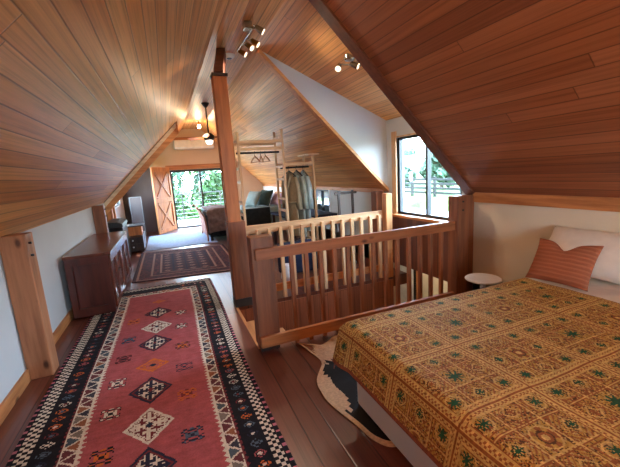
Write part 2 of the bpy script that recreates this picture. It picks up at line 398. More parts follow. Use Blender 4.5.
# windows
def casement(name, y0, y1, z0, z1, mull, pine=True):
    b = MB()
    fw = .035
    for a0, a1, c0, c1 in ((y0+fw, y1-fw, z0, z0+fw), (y0+fw, y1-fw, z1-fw, z1), (y0, y0+fw, z0, z1), (y1-fw, y1, z0, z1)): b.box(XR+.02, XR+.07, a0, a1, c0, c1)
    for m in mull: b.box(XR+.015, XR+.075, m-.018, m+.018, z0+.002, z1-.002)
    w = struct(name, b, M['dark_al'])
    p = MB(); p.box(XR+.045, XR+.049, y0+fw, y1-fw, z0+fw, z1-fw); p.build('pane', M['glass'], w)
    return w
w = casement('window_1', W0, W1, WZ0, WZ1, [3.62])
b = MB(); b.box(XR-.02, XR+.02, W1, W1+.1, WZ0-.02, WZ1+.09); b.box(XR-.02, XR+.02, DY0, W1, WZ1, WZ1+.02); b.build('window_casing', M['pale'], w)
b = MB(); b.box(XR-.09, XR+.04, DY0, W1+.12, WZ0-.035, WZ0); b.build('window_sill', M['pine_y'], w)
w = casement('window_2', S0, S1, SZ0, SZ1, [6.98])
b = MB(); b.box(XR-.015, XR+.02, S0-.06, S0, SZ0-.06, SZ1+.04); b.box(XR-.015, XR+.02, S1, S1+.06, SZ0-.06, SZ1+.04); b.box(XR-.015, XR+.02, S0-.06, S1+.06, SZ0-.06, SZ0); b.build('window_casing', M['whitep'], w)
# unseen window added behind the camera to bring in fill daylight
b = MB(); y = YN-.08
for x0, x1, z0, z1 in ((.55, 1.65, .8, .85), (.55, 1.65, 1.85, 1.9), (.5, .55, .8, 1.9), (1.65, 1.7, .8, 1.9), (1.07, 1.13, .85, 1.85)): b.box(x0, x1, y-.03, y+.03, z0, z1)
w = struct('window_3', b, M['dark_al']); p = MB(); p.box(.55, 1.65, y-.003, y+.003, .85, 1.85); p.build('pane', M['glass'], w)
b = MB()
for a0, a1, c0, c1 in ((9.44, 10.96, .95, .99), (9.44, 10.96, 1.91, 1.95), (9.4, 9.44, .95, 1.95), (10.96, 11.0, .95, 1.95), (10.18, 10.22, .99, 1.91)): b.box(XL-.08, XL-.03, a0, a1, c0, c1)
w = struct('window_4', b, M['dark_al']); p = MB(); p.box(XL-.058, XL-.052, 9.44, 10.96, .99, 1.91); p.build('pane', M['glass'], w)
# sliding door in the far gable
b = MB(); y = YF+.07; x0, x1, zt = .16, 2.12, 1.85
for a0, a1, c0, c1 in ((x0+.05, x1-.08, 0, .05), (x0+.05, x1-.08, zt-.07, zt), (x0, x0+.05, 0, zt), (x1-.08, x1, 0, zt)): b.box(a0, a1, y-.05, y+.05, c0, c1)
b.box(1.03, 1.09, y-.04, y+.04, .05, zt-.07)
d = struct('door_1', b, M['dark_al'])
p = MB(); p.box(.21, 1.03, y-.003, y+.003, .05, zt-.07); p.build('pane', M['glass'], d)
p = MB(); p.box(1.09, x1-.08, y+.017, y+.023, .05, zt-.07); p.build('pane', M['glass'], d)

# ---- stairwell and the room below
b = MB(); b.box(SX0-.12, 2.85, SY1-.015, SY1-.002, -2.5, -.045); b.box(SX0-.12, XR, SY0+.002, SY0+.015, -2.5, -.045); b.box(SX0-.12, SX0-.1, SY0, SY1, -2.5, -.16)
struct('wall_stairwell', b, M['panel'])
b = MB(); b.box(SX0-.12, 5.45, 1.5, 9.0, -2.6, -2.5); struct('floor_below', b, M['floor'])
b = MB(); b.box(5.25, 5.4, 1.5, 5.15, -2.5, .4); b.box(5.25, 5.4, 5.15, 9.0, -2.5, .4); b.box(3.1, 5.4, 8.9, 9.0, -2.5, .4); b.box(3.1, 5.4, 1.5, 1.6, -2.5, .4)
b.box(3.1, 3.2, 1.5, 2.92, -2.5, .3); b.box(3.1, 3.2, 4.4, 9.0, -2.5, .3)
b.box(2.86, 3.15, 4.3, 4.4, -2.5, -.16)
struct('wall_below', b, M['cream'])
b = MB(); b.prism([(XR, 1.5, .3), (5.5, 1.5, .3), (5.5, 1.5, .52), (XR+.12, 1.5, .8), (XR+.12, 1.5, .34)], (0, 7.5, 0)); struct('roof_lean_to', b, M['roofm'])
b = MB(); b.box(5.2, 5.25, 6.3, 6.42, -2.5, -.35); b.box(5.2, 5.25, 7.25, 7.37, -2.5, -.35); b.box(5.2, 5.25, 6.3, 7.37, -.45, -.33); struct('trim_12', b, M['pine'])
b = MB(); b.box(5.215, 5.245, 6.42, 7.25, -2.5, -.45); dd = struct('door_2', b, M['whitep'])
b = MB(); b.box(5.19, 5.22, 6.44, 6.5, -2.4, -.5); b.build('door_edge', M['black'], dd)
st = thing('staircase', 'wooden staircase going down through the opening between the two railings', 'staircase', (SX0, SY0, -2.5))
nst = 12
for i in range(nst):
    z = -.18*(i+1)-.02
    b = MB()
    if i == 0: b.prism([(.56, SY0+.02, z-.04), (1.25, SY0+.02, z-.04), (.85, SY1-.02, z-.04), (.56, SY1-.02, z-.04)], (0, 0, .04))
    else: b.box(.98+.17*(i-1)-.03, .98+.17*i, SY0+.02, SY1-.02, z-.04, z)
    b.build('tread', M['pine_y'], st, .004, local=False)
b = MB()
for y0 in (SY0+.02, SY1-.06): b.bar((.9, y0+.02, -.42), (2.95, y0+.02, -2.42), .035, .25)
b.build('stringer', M['pine_x'], st, local=False)

# ------------------------------------------------------------------ outside
def strip(name, f, x0, x1, y0, y1, n, m, mat):
    g = grid(name, n, m, lambda u, v: Vector((x0+(x1-x0)*u, y0+(y1-y0)*v, f(x0+(x1-x0)*u, y0+(y1-y0)*v))), None, mat); g['kind'] = 'structure'; return g
def ground(x, y):
    h = -2.6
    if x > 6: h = -2.6+2.5*min(1, (x-6)/5)
    if x > 12: h = -.1+max(0, x-16)*.045
    return h+.12*fbm(x, y, 3, .3)
strip('lawn', ground, -30, 22, -30, 60, 70, 80, M['grass'])
strip('hill', lambda x, y: -.1+(x-22)*.14+.27+.5*fbm(x, y, 1, .08), 22, 120, -40, 110, 30, 30, M['hill'])
b = MB(); b.box(-2.5, 5, YF+.16, 14.6, -.2, -.03); struct('floor_deck', b, M['deckm'])
dr = thing('deck_railing', 'thin grey wire deck railing outside the glass door', 'railing', (1, 14.4, -.03))
for i in range(6):
    b = MB(); b.box(-2.4+i*1.45-1, -2.36+i*1.45-1, -.02, .02, 0, 1.0); b.build('rail_post', M['dark_al'], dr)
b = MB(); b.box(-3.4, 4, -.03, .03, 1.0, 1.04); b.build('top_rail', M['dark_al'], dr)
for k in range(6):
    b = MB(); b.cyl((-3.4, 0, .12+k*.15), (4, 0, .12+k*.15), .006, n=6); b.build('wire', M['steel'], dr)
fr_ = thing('paddock_fence', 'dark post and rail paddock fence beyond the dormer window', 'fence', (12.2, 12, -.1))
for i in range(8):
    b = MB(); y = -3.5+i*1.7; z = ground(12.2, 12+y)+.1; b.box(-.06, .06, y-.06, y+.06, z-.1, z+1.0); b.build('fence_post', M['black'], fr_)
for k in range(4):
    b = MB(); b.box(-.09, -.06, -3.6, 8.6, .18+k*.22, .29+k*.22); b.build('fence_rail', M['black'], fr_)

def leaf_mesh(name, seed, n, rx, rz, leaf, mat):
    rd = random.Random(seed); me = MB(); cl = []
    for i in range(26):
        while True:
            p = Vector((rd.uniform(-1, 1), rd.uniform(-1, 1), rd.uniform(-1, 1)))
            if p.length < 1: break
        p = Vector((p.x*rx, p.y*rx, p.z*rz)); cl.append((p, rd.uniform(.28, .5)*rx))
    for i in range(n):
        p, r = rd.choice(cl); d = Vector((rd.gauss(0, 1), rd.gauss(0, 1), rd.gauss(0, 1))).normalized()
        q = p+d*r*rd.uniform(.6, 1); a = Vector((rd.gauss(0, 1), rd.gauss(0, 1), rd.gauss(0, 1))).normalized(); e = (d+a*.6).normalized().orthogonal().normalized(); g = e.cross(d+a*.4).normalized()
        s = leaf*rd.uniform(.6, 1.3)
        me.add([q-e*s, q+g*s*.5, q+e*s, q-g*s*.5], [(0, 1, 2, 3)])
    return me
protos = {}
def tree(x, y, h, rx, label, kind, seed, zb=None):
    zb = ground(x, y) if zb is None else zb
    t = thing('tree', label, 'tree', (x, y, zb), random.uniform(0, 6), 'trees outside the far door' if y > 15 and x < 8 else 'trees beyond the dormer window')
    rz = h*.42
    key = (kind, seed)
    mb = leaf_mesh('crown', seed, 2600, rx, rz, .17 if kind == 1 else .22, None)
    mb.v = [(v[0], v[1], v[2]+h*.6) for v in mb.v]
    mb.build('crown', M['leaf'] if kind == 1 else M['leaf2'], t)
    b = MB(); b.tube([(0, 0, -.2), (.05, .03, h*.25), (0, .05, h*.5), (.03, 0, h*.75)], [.14, .11, .08, .04]); b.build('trunk', M['bark'], t, smooth=True)
tree(-2.0, 18, 5.2, 1.7, 'leafy green tree outside glass door, nearest the barn door', 1, 1)
tree(1.6, 19, 5.4, 1.9, 'leafy green tree filling the middle of the far glass door', 1, 2)
tree(6.0, 18.5, 5.0, 1.8, 'leafy green tree at the right edge of the far glass door', 1, 3)
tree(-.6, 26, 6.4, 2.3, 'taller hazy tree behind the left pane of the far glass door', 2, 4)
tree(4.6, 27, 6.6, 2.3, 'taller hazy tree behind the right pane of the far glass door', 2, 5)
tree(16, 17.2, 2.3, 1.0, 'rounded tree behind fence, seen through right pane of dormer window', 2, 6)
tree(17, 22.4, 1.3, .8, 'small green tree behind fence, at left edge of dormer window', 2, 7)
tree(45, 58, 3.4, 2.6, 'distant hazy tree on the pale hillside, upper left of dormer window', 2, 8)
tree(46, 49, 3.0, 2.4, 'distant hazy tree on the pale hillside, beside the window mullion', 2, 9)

# ------------------------------------------------------------------ posts and railings
def post(name, label, x0, x1, y0, y1, z1, mat, bolts=None):
    t = thing(name, label, 'post', ((x0+x1)/2, (y0+y1)/2, 0))
    b = MB(); b.box(x0, x1, y0, y1, 0, z1); b.build('shaft', mat, t, .008, local=False)
    for (p, q) in bolts or []:
        b = MB(); b.cyl(p, q, .009, n=10); b.build('bolt', M['black'], t, local=False)
    return t
post('timber_post', 'short rough timber post under the left eave, nearest the camera', XL+.004, -1.065, 3.325, 3.49, 1.205, M['post'],
     [((-1.08, 3.37, 1.13), (-1.045, 3.37, 1.13)), ((-1.08, 3.37, 1.03), (-1.045, 3.37, 1.03))])
post('timber_post', 'dark brown short timber post beyond the mahogany sideboard', XL+.005, -1.06, 7.02, 7.18, 1.19, M['post_d'],
     [((-1.07, 7.05, 1.12), (-1.03, 7.05, 1.12)), ((-1.07, 7.05, 1.0), (-1.03, 7.05, 1.0))])
post('timber_post', 'pale orange post at the window end of the far railing', 2.735, 2.835, 3.985, 4.085, 1.19, M['pine'])
post('timber_post', 'brown knotty post on the white wall behind the far railing', 2.96, 3.095, 4.57, 4.72, 1.18, M['post_d'])
t = post('timber_post', 'broad brown post at window end of the near railing, beside the bed wall', 2.78, 2.94, 2.76, 2.9, 1.2, M['post_d'],
     [((2.85, 2.765, 1.14), (2.85, 2.75, 1.14)), ((2.85, 2.765, 1.05), (2.85, 2.75, 1.05))])
b = MB(); b.box(2.94, 3.095, 2.84, 2.9, 0, 1.19); b.build('side_board', M['post_d'], t, .004, local=False)
# tall post
t = thing('timber_post', 'tall central post rising from the far railing to the ridge', 'post', (.70, 4.09, 0))
b = MB(); b.box(.605, .755, 4.02, 4.17, 1.02, 2.62); b.build('shaft', M['post_o'], t, .006, local=False)
b = MB(); b.box(.597, .80, 4.01, 4.19, .1, 1.03); b.build('casing', M['post_d'], t, .006, local=False)
b = MB(); b.box(.592, .806, 4.005, 4.195, 0, .1); b.build('shoe', M['dark_al'], t, .004, local=False)
b = MB(); b.prism([(.595, 4.01, 2.62), (.765, 4.01, 2.62), (.765, 4.18, 2.62), (.595, 4.18, 2.62)], (.0, 0, .03)); b.build('cap', M['darkwood'], t, local=False)
b = MB(); b.bar((.685, 4.1, 2.65), (.83, 4.62, 3.06), .10, .10); b.build('brace', M['trim_dark'], t, local=False)

def baluster(x, y, z0, z1, t, mat, w=.036):
    b = MB(); b.box(x-w/2, x+w/2, y-w/2, y+w/2, z0, z1); b.build('baluster', mat, t, .003, local=False)
t = thing('stair_railing', 'near wooden stair railing with square newel in front of the bed', 'railing', (.69, 2.9, 0))
b = MB(); b.box(.592, .785, 2.83, 2.985, .04, 1.03); b.build('newel_post', M['post_d'], t, .006, local=False)
b = MB(); b.box(.605, .775, 2.84, 2.975, 0, .04); b.build('newel_shoe', M['darkwood'], t, local=False)
b = MB(); b.box(.615, 2.78, 2.79, 2.83, .84, .935); b.build('top_rail', M['rail_x'], t, .005, local=False)
b = MB(); b.box(.6, 2.78, 2.79, 2.83, .05, .15); b.build('bottom_rail', M['pine_x'], t, .005, local=False)
n = 13
for i in range(n): baluster(.945+i*.1415, 2.85, .0, .9, t, M['balz'])
t = thing('stair_railing', 'far pale-lit stair railing between the tall post and window wall', 'railing', (1.7, 4.07, 0))  # window light on top rail and balusters is put into a paler wood
b = MB(); b.box(.81, 2.734, 4.075, 4.11, .85, .955); b.build('top_rail', M['pale_x'], t, .005, local=False)
b = MB(); b.box(.81, 2.734, 4.075, 4.11, .085, .18); b.build('bottom_rail', M['pine_x'], t, .005, local=False)
for i in range(13): baluster(.948+i*.143, 4.057, 0.0, .90, t, M['pale'], .042)

# ------------------------------------------------------------------ kilim runner
def H(*a): return random.Random(hash(a) & 0xffffffff).random()
NAVY, CREAM, RED, DRED, ORG, BLK, PINK, TEAL = [lin(c)[:3] for c in ((44, 42, 58), (222, 206, 184), (172, 84, 84), (118, 46, 48), (206, 104, 44), (30, 26, 30), (190, 110, 120), (84, 98, 112))]
KX0, KX1, KY0, KY1 = -1.03, .455, .9, 5.5
def glyph(dx, dy, w, h, fg, bg, cell=.0135, seed=0):
    """symmetric stepped motif inside a diamond"""
    qx, qy = int(abs(dx)/cell), int(abs(dy)/cell)
    r = abs(dx)/w+abs(dy)/h
    if r > 1: return None
    if r > .88: return fg
    if r > .78: return bg
    v = (qx*3+qy*2+seed) % 7
    hooks = (v in (0, 1, 4)) if (qx+qy) % 5 else True
    if r < .18: return DRED if seed % 2 else ORG
    return fg if hooks else bg
DIA = [(4.74, 0), (4.336, 1), (3.905, 2), (3.50, 1), (3.06, 3), (2.68, 1), (2.265, 2), (1.88, 1), (1.47, 3), (1.06, 2)]
def kilim(u, v):
    x = KX0+(KX1-KX0)*u; y = KY0+(KY1-KY0)*v
    cx = -.282
    side = -1 if x < cx else 1
    d = (x-KX0)/1.15 if side < 0 else (KX1-x)         # distance in from the long edge
    e = KY1-y                                         # distance in from the far end
    if e < .4 and d > e*.82+.0 : d = e*.82            # bands turn the corner at the far end
    s = y if d != e*.82 else x
    n = fbm(x*1., y, 9, 24)*.12
    def sh(c, k=1): 
        f = 1+n*k; return (c[0]*f, c[1]*f, c[2]*f)
    if d < .022: return sh(PINK if int(s/.02) % 3 == 0 else BLK)
    if d < .10:
        k = (d-.022)/.078; row = int(k*3)
        if k < .1 or k > .9: return sh(BLK)
        return sh(CREAM) if (int(s/.024)+row) % 2 == 0 else sh(BLK)
    if d < .205:
        k = d-.105
        cell = int(s/.085); cs = (s/.085-cell-.5)*.085; ck = k-.05
        r = abs(cs)/.034+abs(ck)/.044
        pal = [DRED, TEAL, ORG, CREAM, RED, NAVY]
        c1 = pal[int(H(cell, side, 1)*6)]; c2 = pal[int(H(cell, side, 2)*5)]
        if r < .35: return sh(c2)
        if r < .95 and (int(abs(cs)/.0115)+int(abs(ck)/.0115)) % 2 == 0: return sh(c1)
        return sh(BLK)
    tooth = abs(((s/.042) % 1)-.5)*2
    if d < .222+.014*tooth: return sh(BLK)
    if d < .240: return sh(DRED)
    if d < .317:
        k = (d-.240)/.077; per = .11
        zz = abs(((s/per) % 1)-.5)*2
        if k < .06+.06*tooth or k > .95-.06*tooth: return sh(CREAM)
        if abs(zz-k) < .13: return sh(CREAM)
        pal = [lin(q_)[:3] for q_ in ((74, 84, 90), (104, 52, 54), (150, 92, 62), (60, 56, 66), (128, 112, 100))]
        return sh(pal[int(H(int(s/per+(.0 if zz < k else .5)), side, zz < k, 3)*5)])
    if d < .322+.022*tooth: return sh(CREAM)
    # field
    for (yc, k) in DIA:
        dx, dy = x-cx, y-yc
        if k == 0:
            if abs(dx)/.09+abs(dy)/.07 < 1: return sh(ORG if (int(abs(dx)/.014)+int(abs(dy)/.014)) % 3 else RED)
            continue
        w, h = (.155, .185)
        if k == 3: w, h = .15, .13
        if abs(dx)/w+abs(dy)/h > 1: continue
        r = abs(dx)/w+abs(dy)/h; qx, qy = int(abs(dx)/.0125), int(abs(dy)/.0125)
        A_, B_, E_ = {1: (NAVY, CREAM, DRED), 2: (CREAM, DRED, NAVY), 3: (ORG, DRED, NAVY)}[k]
        if k == 3:
            if r > .9: continue
            return sh(E_ if r < .2 else (A_ if (qx+2*qy) % 4 in (0, 1) or r > .7 else RED))
        if r > .86: return sh(A_)
        if r > .76: return sh(B_ if k == 2 and (qx+qy) % 2 else (DRED if k == 1 else A_))
        if r < .16: return sh(E_)
        if (qx == 3 and qy > 0) or (qy == 3 and qx > 0) or (qx == qy and qx < 5) or (qx == 6 and qy in (1, 4)) or (qy == 7 and qx in (1, 2)) or (qx == 1 and qy > 5): return sh(B_)
        return sh(A_)
    for sx, ys in ((-.53, (4.17, 3.69, 3.286, 2.883, 2.498, 2.09, 1.68, 1.28)), (-.035, (4.2, 3.79, 3.317, 2.91, 2.50, 2.056, 1.65, 1.25))):
        for q, yc in enumerate(ys):
            dx, dy = x-sx, y-yc
            if abs(dx) < .066 and abs(dy) < .064:
                cc = [(ORG, DRED), (NAVY, TEAL), (BLK, DRED), (NAVY, CREAM), (BLK, CREAM), (BLK, ORG), (NAVY, RED)][(q+(3 if sx > -.2 else 0)) % 7]
                qx, qy = abs(dx)/.066, abs(dy)/.064; g1 = int(qx*5); g2 = int(qy*5)
                if (g1, g2) in ((0, 0), (1, 1), (2, 2), (3, 2), (4, 3), (4, 1), (2, 4), (1, 3), (0, 3), (3, 4)): return sh(cc[0])
                if (g1, g2) in ((0, 1), (1, 0), (2, 1), (3, 3), (0, 4), (2, 0)): return sh(cc[1])
    st_ = fbm(x*.35, y, 5, 38)
    f = 1+.22*st_+.12*fbm(x*2, y+x*.4, 15, 9)
    return (RED[0]*f, RED[1]*f, RED[2]*f)
def kpos(u, v):
    x = KX0+(KX1-KX0)*u; y = KY0+(KY1-KY0)*v
    edge = min(1, 6*min(u, 1-u, (1-v)*3))
    w = .012*fbm(x, y, 0, 1.2)*0
    return Vector((x+w+.012*math.sin(y*1.7)*1, y+.06*(.45-u), (.014+(.005*fbm(x*.7+y*.5, y*3, 0, 5)+.003*fbm(x*1.5, y*6, 3, 5))*edge)))
o = grid('kilim_runner', 190, 560, kpos, kilim, M['rug'], thick=.009)
tag(o, 'long red kilim runner with a row of diamonds along the floor', 'rug')

# persian rug
PX0, PX1, PY0, PY1 = -.68, 1.06, 5.85, 8.3
def persian(u, v):
    x = (PX1-PX0)*u; y = (PY1-PY0)*v
    d = min(x, PX1-PX0-x, y, PY1-PY0-y)
    A, B, Cc, D = [lin(c)[:3] for c in ((108, 58, 58), (70, 44, 50), (160, 116, 100), (52, 40, 54))]
    n = 1+.2*fbm(x, y, 4, 30)
    if d < .05: c = B
    elif d < .08: c = Cc
    elif d < .26: c = A if (int(x/.06)+int(y/.06)) % 2 and H(int(x/.03), int(y/.03)) < .5 else B
    elif d < .29: c = Cc
    elif d < .40: c = B if H(int(x/.035), int(y/.035)) < .6 else A
    elif d < .43: c = Cc
    else:
        fx, fy = (x/.21) % 1-.5, (y/.21) % 1-.5; r = abs(fx)+abs(fy)
        c = D if r < .12 else (Cc if r < .24 else (A if r < .36 else (D if abs(fx) > .44 or abs(fy) > .44 else B)))
    return (c[0]*n, c[1]*n, c[2]*n)
o = grid('persian_rug', 100, 120, lambda u, v: Vector((PX0+(PX1-PX0)*u, PY0+(PY1-PY0)*v+.25*(.3-u), .011)), persian, M['rug'], thick=.009)
tag(o, 'dark maroon persian rug beyond the red runner', 'rug')
b = MB(); b.box(-.61, 1.0, 8.55, 10.8, .001, .012)
tag(b.build('floor_mat', M['bluerug'], None, .003), 'plain pale blue-grey mat in front of the glass door', 'mat')

# cowhide
HC = [(.94, 2.8), (1.0, 2.44), (.86, 2.2), (.83, 1.97), (.89, 1.68), (.93, 1.5), (1.03, 1.42), (1.3, 1.45), (1.7, 1.6), (1.95, 2.0), (1.9, 2.5), (1.75, 2.72), (1.45, 2.68), (1.3, 2.76), (1.1, 2.68)]
def hide_obj():
    pts = []; n = len(HC)
    for i in range(n):
        p0, p1, p2, p3 = [Vector(HC[(i+k-1) % n]) for k in range(4)]
        for s in range(12):
            t = s/12
            pts.append(.5*((2*p1)+(p2-p0)*t+(2*p0-5*p1+4*p2-p3)*t*t+(3*p1-p0-3*p2+p3)*t*t*t))
    c = Vector((1.35, 2.1)); m = 90; N = len(pts)
    def pos(u, v):
        i = int(round(u*N)) % N; p = c+(pts[i]-c)*v
        return Vector((p.x, p.y, .006+(.012*max(0, math.sin(i*.45))*v**6 if p.y > 1.9 else 0)))
    W_, K_, B_ = [lin(c_)[:3] for c_ in ((206, 172, 138), (24, 17, 15), (120, 72, 46))]
    def col(u, v):
        p = pos(u, v); x, y = p.x, p.y
        if v > .94: return W_
        k = y+.18*fbm(x, y, 2, 4)+.06*fbm(x, y, 6, 14)
        if k < 2.28 and (x > .95+.05*fbm(x, y, 1, 6) or y < 1.8): return K_
        q = fbm(x, y, 8, 3.2)
        return B_ if q > .15 and y > 2.35 else W_
    o = grid('cowhide_rug', N, m, pos, col, M['hide'], thick=.004)
    tag(o, 'black and white cowhide rug on the floor at bed foot', 'rug')
hide_obj()

# ------------------------------------------------------------------ sideboard
def sideboard():
    global LIFT
    x0, x1, y0, y1, h = XL+.058, -.715, 4.64, 6.55, .74
    t = thing('sideboard', 'low mahogany sideboard with louvred doors against the left wall', 'cabinet', ((x0+x1)/2, (y0+y1)/2, 0)); LIFT = t
    b = MB(); b.box(x0+.01, x1-.03, y0+.03, y1-.02, .02, h-.035); b.build('body', M['mahog'], t, .003, local=False)
    b = MB(); b.box(x0-.01, x1+.01, y0-.01, y1+.01, h-.035, h); b.build('top', M['mahog_y'], t, .006, local=False)
    b = MB()
    for a0, a1, c0, c1 in ((x0, x0+.07, .0, h-.035), (x1-.1, x1-.03, 0, h-.035), (x0+.07, x1-.1, h-.12, h-.035), (x0+.07, x1-.1, 0, .1)): b.box(a0, a1, y0, y0+.029, c0, c1)
    b.build('side_frame', M['mahog'], t, .003, local=False)
    nd = 4; w = (y1-y0)/nd
    for i in range(nd):
        a, c = y0+i*w+.008, y0+(i+1)*w-.008
        b = MB()
        for p0, p1, q0, q1 in ((a, a+.075, .05, h-.05), (c-.075, c, .05, h-.05), (a+.075, c-.075, .05, .13), (a+.075, c-.075, h-.13, h-.05)): b.box(x1-.029, x1-.002, p0, p1, q0, q1)
        d = b.build('door', M['mahog_y'], t, .003, local=False)
        b = MB()
        for k in range(12):
            z = .14+k*.04; b.box(x1-.034, x1-.026, a+.07, c-.07, z, z+.032, Matrix.Rotation(R(25), 3, 'Y'))
        b.build('louvre_panel', M['mahog'], d, local=False).location = (0, 0, 0)
        b = MB(); b.ball((x1+.008, c-.04 if i % 2 == 0 else a+.04, .42), .011, .011, .011); b.build('knob', M['darkwood'], d, smooth=True, local=False).location = (0, 0, 0)
sideboard()
LIFT.location.z = .022

# ------------------------------------------------------------------ bed
BX0, BY0, BY1, BZ = .96, .2, 1.80, .605
t = thing('bed', 'low double bed with white base and mattress along the right wall', 'bed', (2.03, 1.0, 0))
b = MB(); b.box(BX0+.03, 3.07, BY0, BY1+.03, .02, .36); b.build('base', M['base'], t, .02, local=False, seg=3)
b = MB(); b.box(BX0-.02, 3.06, BY0-.02, BY1, .34, BZ); b.build('mattress', M['linen'], t, .05, local=False, seg=4)
b = MB(); b.box(2.3, 3.062, BY0-.035, BY1+.012, .40, BZ+.01); b.build('sheet', M['linen'], t, .03, local=False, seg=3)
# bedspread
OC, YEL, GRN, BRN, RST, TAN2 = [lin(c)[:3] for c in ((182, 142, 68), (208, 174, 104), (36, 84, 56), (86, 58, 34), (150, 92, 50), (178, 146, 96))]
SPX0, SPX1, SPY0, SPY1 = .905, 2.52, .16, 1.84
DF, DS = .225, .22                                     # drop at the foot and at the sides
def spread_pos(u, v):
    a = -DF+(SPX1-SPX0+DF)*u          # along x from the foot hem
    w = -DS+(SPY1-SPY0+2*DS)*v        # across
    L = SPY1-SPY0; rr = .05
    zt = BZ+.018
    def fold(s):                      # s<0 is past the edge: arc then hang; returns (inward offset, z)
        s2 = s-rr*.57
        if s >= rr: return s, zt
        k = (rr-s)/(rr*1.57)
        if k < 1: th = k*math.pi/2; return rr-rr*math.sin(th), zt-rr+rr*math.cos(th)
        return -.0, zt-rr-(rr-s-rr*1.57)
    xo, zx = fold(a)
    if w < L/2: yo, zy = fold(w)
    else: yo, zy = fold(L-w)
    z = min(zx, zy) if (zx >= zt or zy >= zt) else zx+zy-zt
    dropx = max(0, zt-zx); dropy = max(0, zt-zy)
    if dropx > 0 and dropy > 0: z = zt-max(dropx, dropy)-.35*min(dropx, dropy)
    x = SPX0+xo; y = SPY0+yo if w < L/2 else SPY1-yo
    # flare and folds of the hanging cloth
    if dropx > .03:
        x -= .2*dropx+.22*dropx*max(0, fbm(0, w, 1, 4.))+.02*dropx
    if dropy > .03:
        sg = -1 if w < L/2 else 1; y += sg*(.1*dropy+.2*dropy*max(0, fbm(a, 0, 2, 4.)))
    if dropx < .02 and dropy < .02:
        z += .007*fbm(a, w, 3, 3)+.004*fbm(a, w, 5, 9)
    return Vector((x, y, z))
def spread_col(u, v):
    a = -DF+(SPX1-SPX0+DF)*u; w = -DS+(SPY1-SPY0+2*DS)*v
    P = .40
    fx, fy = ((a+.03)/P) % 1, ((w+.09)/P) % 1
    ix, iy = math.floor((a+.03)/P), math.floor((w+.09)/P)
    ex, ey = min(fx, 1-fx)*P, min(fy, 1-fy)*P
    e = min(ex, ey)
    n = fbm(a, w, 7, 60); n2 = fbm(a, w, 11, 130)
    edge = min(u*(SPX1-SPX0+DF), v*(SPY1-SPY0+2*DS), (1-v)*(SPY1-SPY0+2*DS))
    def sh(c, k=.3):
        f = 1+k*n+k*.8*n2; return (c[0]*f, c[1]*f, c[2]*f)
    if edge < .02: return sh(lin((140, 78, 56))[:3])
    def star(dx, dy, r):
        q = math.hypot(dx, dy)
        if q > r: return False
        th = math.atan2(dy, dx); return q < r*(.66+.34*math.cos(8*th))
    def near(f, k): return (f*k-round(f*k))/k*P
    sx, sy = near(fx-.5/3, 3), near(fy-.5/3, 3)      # 3x3 little cells in each square
    cxn, cyn = int(fx*3), int(fy*3)
    q1 = abs(sx)+abs(sy); q = math.hypot(sx, sy)
    if e < .005: return sh(RST)
    if e < .012: return sh(YEL)
    if e < .026: return sh(YEL if (int(a/.01)+int(w/.01)) % 2 else RST)
    if e < .032: return sh(YEL)
    if e < .036: return sh(RST)
    if cxn == 1 and cyn == 1:
        if (ix+iy) % 2:
            if q < .014: return sh(YEL)
            if q < .024: return sh(RST)
            if q < .030: return sh(BRN)
            if q < .046: return sh(OC if int(math.atan2(sy, sx)*6/math.pi) % 2 else RST)
            if q < .052: return sh(YEL)
        elif star(sx, sy, .042): return sh(GRN)
    elif (cxn+cyn) % 2 == 0:
        if star(sx, sy, .027): return sh(GRN)
        if .034 < q < .040: return sh(YEL)
        if .044 < max(abs(sx), abs(sy)) < .050: return sh(RST)
    else:
        if star(sx, sy, .021): return sh(GRN if (ix+iy+cxn) % 2 else RST)
        if q1 < .018: return sh(YEL)
        if q1 < .024: return sh(BRN)
        if int(q1/.007) % 3 == 1: return sh(YEL if q1 < .05 else RST)
    gx, gy = abs(near(fx, 3)), abs(near(fy, 3))
    if min(gx, gy) < .004: return sh(YEL)
    if min(gx, gy) < .008: return sh(RST)
    h = fbm(a, w, 13, 38)
    c = OC if h > -.12 else (TAN2 if h > -.3 else RST)
    if n2 > .24: c = BRN
    elif n2 < -.26: c = YEL
    elif n > .36: c = BRN
    return sh(c)
o = grid('bedspread', 420, 440, spread_pos, spread_col, M['spread'], thick=.006)
tag(o, 'mustard embroidered bedspread with green stars on the low bed', 'bedspread')

def pillow_mesh(w, h, d, seed, dip=0, n=22):
    """cushion in local coords: x width, z height, y thickness; base at z=0"""
    vs = []; fs = []
    for side in (-1, 1):
        for j in range(n+1):
            for i in range(n+1):
                u, v = i/n*2-1, j/n*2-1
                pin = 1-.07*(1-abs(u)**2)*abs(v)**3, 1-.07*(1-abs(v)**2)*abs(u)**3
                x = u*w/2*pin[1]; z = v*h/2*pin[0]
                th = (max(0, 1-abs(u)**2.6)*max(0, 1-abs(v)**2.6))**.5
                if dip and v > -.2:
                    k = math.exp(-(u/.32)**2)*(v+.2)/1.2; z -= dip*k
                th *= 1+.12*fbm(u, v, seed, 2.5)
                vs.append((x, side*d/2*th, z+h/2))
    m = (n+1)**2
    for s in (0, 1):
        for j in range(n):
            for i in range(n):
                q = s*m+j*(n+1)+i; f = (q, q+1, q+n+2, q+n+1); fs.append(f if s == 0 else f[::-1])
    return MB().add(vs, fs)
def pillow(name, label, cat, w, h, d, loc, rz, tilt, mat, seed, dip=0, group=None):
    o = pillow_mesh(w, h, d, seed, dip).build(name, mat, None, smooth=True)
    o.location = loc; o.rotation_euler = (tilt, 0, rz)
    tag(o, label, cat, group); return o
